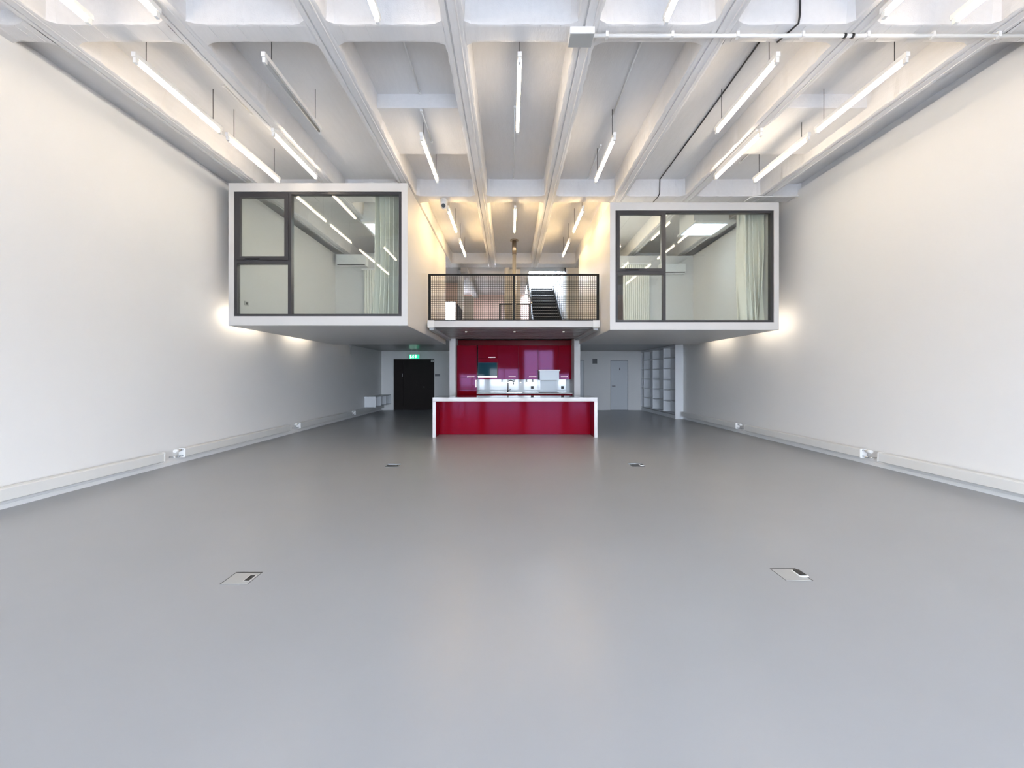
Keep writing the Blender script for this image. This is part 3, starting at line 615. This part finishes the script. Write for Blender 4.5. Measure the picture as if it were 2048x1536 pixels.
# exit sign hung from the low ceiling
Ye = 16.6; ex = empty('exit_sign', (PX(828.5,Ye), Ye, PZ(717,Ye)), 'green lit exit sign with running figure above the brown door', 'sign')
ew = (PX(839,Ye)-PX(819,Ye))/2; eh = PZ(709,Ye)-PZ(717,Ye)
MB().box(-ew, ew, -.02, .02, 0, eh).build('panel', M['exitg'], ex); MB().box(-ew-.01, ew+.01, -.025, .025, eh, eh+.03).build('housing', M['white'], ex)
for x in (-ew*.6, ew*.6): MB().cyl((x,0,eh+.03), (x,0,H+1.06-PZ(717,Ye)), .006, 8).build('hanger', M['white'], ex)
mb = MB(); s = eh; q = lambda pts: mb.prism([(a*s, b*s) for a, b in pts], 'y', -.024, -.02)
q([(-1.0,.1),(-.72,.1),(-.72,.9),(-1.0,.9)])                                              # doorway
q([(-.45,.45),(-.3,.42),(-.18,.72),(-.36,.76)]); q([(-.45,.45),(-.62,.25),(-.55,.18),(-.3,.42)]); q([(-.38,.46),(-.18,.3),(-.3,.1),(-.2,.08),(-.06,.32),(-.28,.48)]); q([(-.22,.7),(-.02,.55),(.0,.62),(-.2,.76)])
mb.cyl((-.22*s,-.024,.86*s), (-.22*s,-.02,.86*s), .09*s, 10)
q([(.42,.1),(.72,.45),(.54,.45),(.54,.9),(.30,.9),(.30,.45),(.12,.45)])                    # arrow down
mb.build('pictogram', M['exitw'], ex)
ws = empty('wall_sensor', (XL, 13.9, PZ(693,13.9)), 'small white sensor bracket high on the left wall near the low ceiling', 'sensor')
MB().box(0, .05, -.03, .03, -.03, .06).build('body', M['white'], ws); MB().cyl((.03,0,-.25), (.03,0,-.03), .008, 8).build('cord', M['lid'], ws)

# low white cube shelf on the left wall
cy0, cy1 = 15.3, 17.26; fx = PX(751.3,15.3); z0, z1 = PZ(814.5,15.3), PZ(793.5,15.3); t = .022
cs = empty('wall_shelf', (XL, cy0, z0), 'low white open cube shelf hung on the left back wall', 'shelf'); D = fx-XL; Ls = cy1-cy0; hh = z1-z0
MB().box(0, D, t, Ls-t, hh-t, hh).build('top_board', M['shelf'], cs); MB().box(0, D, t, Ls-t, 0, t).build('bottom_board', M['shelf'], cs); MB().box(0, .012, t, Ls-t, t, hh-t).build('back_board', M['shelf'], cs)
for i in range(4): y = i*(Ls-t)/3; MB().box(.012 if 0 < i < 3 else 0, D, y, y+t, t if 0 < i < 3 else 0, hh-t if 0 < i < 3 else hh).build('divider' if 0 < i < 3 else 'end_panel', M['shelf'], cs)

# bookcase on the right wall
by0 = 13.70; bfx = 5.455; bt = .03; top = H+1.055; bys = [13.70, 14.78, 15.88, 16.92, 17.27]
bc = empty('bookcase', (XR, by0, 0), 'tall white built-in bookcase with empty shelves on the right wall', 'bookcase')
D = XR - bfx
MB().box(-D, 0, 0, bt, 0, top).build('end_panel', M['shelf'], bc)
for y in bys[1:]: MB().box(-D, -.012, y-by0-bt/2, y-by0+bt/2, .16, top-.05).build('upright', M['shelf'], bc)
MB().box(-.012, 0, bt, bys[-1]-by0, .1, top).build('back_board', M['shelf'], bc)
MB().box(-D+.01, -.012, bt, bys[-1]-by0, 0, .12).build('plinth', M['shelf'], bc); MB().box(-D+.01, -.012, bt, bys[-1]-by0, top-.06, top).build('top_fascia', M['shelf'], bc)
for a, b in zip(bys[:-1], bys[1:]):
    for z in (.16, .555, .93, 1.30, 1.675, 2.05):
        MB().box(-D+.012, -.012, a-by0+bt/2+.002, b-by0-bt/2-.002, z-.014, z+.014).build('shelf_board', M['shelf'], bc)
tag(bpy.data.objects['bookcase'], kind='thing')

# ---------------------------------------------------------------- radiators
def radiator(side, y0, y1, valve, label):
    sgn = 1 if side == 'left' else -1; x0 = XL if side == 'left' else XR
    o = empty('radiator', (x0, y0, 0), label, 'radiator', 'long low radiators along the walls'); L = y1-y0
    X = lambda d: sgn*d
    pr = [(.03,.105),(.12,.105),(.13,.115),(.13,.232),(.12,.242),(.03,.242)]
    MB().prism([(X(a), b) for a, b in pr], 'y', .02, L-.02).build('casing', M['rad'], o)
    for y in (0, L-.02): MB().prism([(X(a), b) for a, b in [(.028,.10),(.122,.10),(.133,.112),(.133,.236),(.122,.246),(.028,.246)]], 'y', y, y+.02).build('end_cap', M['white'], o)
    g = MB()
    for i in range(3): g.box(*sorted((X(.045+i*.025), X(.057+i*.025))), .05, L-.05, .242, .245)
    g.build('top_grille', M['rad'], o)
    for y in (.4, L/2, L-.4): MB().box(*sorted((0, X(.035))), y-.02, y+.02, .11, .23).build('wall_bracket', M['white'], o)
    if valve:
        MB().cyl((X(.09),0,.222), (X(.09),-.06,.222), .013, 10).build('union', M['steel'], o)
        MB().cyl((X(.09),-.06,.222), (X(.09),-.16,.225), .022, 14, r2=.026).build('valve_head', M['white'], o)
        MB().cyl((X(.09),0,.13), (X(.09),-.10,.13), .013, 10).build('union', M['steel'], o)
        MB().tube([(X(.09),-.10,.13), (X(.09),-.13,.13), (X(.07),-.15,.13), (X(.0),-.15,.13)], .010, 8).build('return_pipe', M['steel'], o)
        MB().tube([(X(.09),-.05,.222), (X(.05),-.06,.20), (X(.0),-.06,.20)], .009, 8).build('supply_pipe', M['white'], o)
    MB().box(*sorted((X(.05), X(.085))), L, L+.04, .215, .245).build('bleed_fitting', M['white'], o)
YS = [(3.02, 6.30), (6.68, 9.90), (10.36, 13.68), (14.05, 17.25)]
nmL = ('nearest the camera on the left wall', 'second along the left wall, with white valve at its near end', 'third along the left wall, under the hanging room', 'fourth along the left wall, below the cube shelf')
for (a, b), t in zip(YS, nmL): radiator('left', a, b, True, 'long low white radiator ' + t)
YS = [(3.02, 6.32), (6.62, 9.92), (10.28, 13.5)]
nmR = ('nearest the camera on the right wall', 'second along the right wall, with white valve at its near end', 'third along the right wall, ending at the bookcase')
for (a, b), t in zip(YS, nmR): radiator('right', a, b, True, 'long low white radiator ' + t)

# ---------------------------------------------------------------- floor boxes
def floor_box(x0, x1, y0, y1, dark, label, flap):
    o = empty('floor_box', ((x0+x1)/2, (y0+y1)/2, 0), label, 'floor box', 'floor boxes in the grey floor'); hx, hy = (x1-x0)/2, (y1-y0)/2
    MB().box(-hx, hx, -hy, hy, .0, .0012).build('gap', M['rubber'], o)
    a, b = (.010, .002) if flap == 'flat' else (.002, .010)
    MB().box(-hx+a, hx-b, -hy+.002, hy-.016, .0005, .003).build('lid', M['lid2' if dark else 'lid'], o)
    if dark: MB().box(-hx, hx, hy-.012, hy+.004, .0, .008).build('rim', M['steel'], o)
    if flap == 'flat':
        MB().box(hx-.052, hx-.014, -.045, .035, .004, .0052).build('cable_flap', M['rubber'], o); MB().holed('xy', hx-.056, hx-.010, -.049, .039, .004, .0048, [(hx-.052, hx-.014, -.045, .035)]).build('flap_rim', M['white'], o)
    else:
        MB().box(hx-.045, hx-.002, -.03, .05, .003, .012).build('cable_flap', M['rubber'], o); MB().box(hx-.046, hx+.004, -.040, -.031, .003, .009).box(hx-.054, hx-.046, -.031, .055, .003, .007).build('flap_rim', M['white'], o)
floor_box(-1.957, -1.769, 2.793, 2.969, False, 'pale floor box with flat black flap in the left foreground', 'flat')
floor_box(1.893, 2.079, 2.841, 3.026, False, 'pale floor box with raised black flap in the right foreground', 'up')
floor_box(-1.94, -1.735, 6.42, 6.62, True, 'dark floor box before the left end of the island', 'flat')
floor_box(1.90, 2.10, 6.44, 6.66, True, 'dark floor box before the right end of the island', 'up')
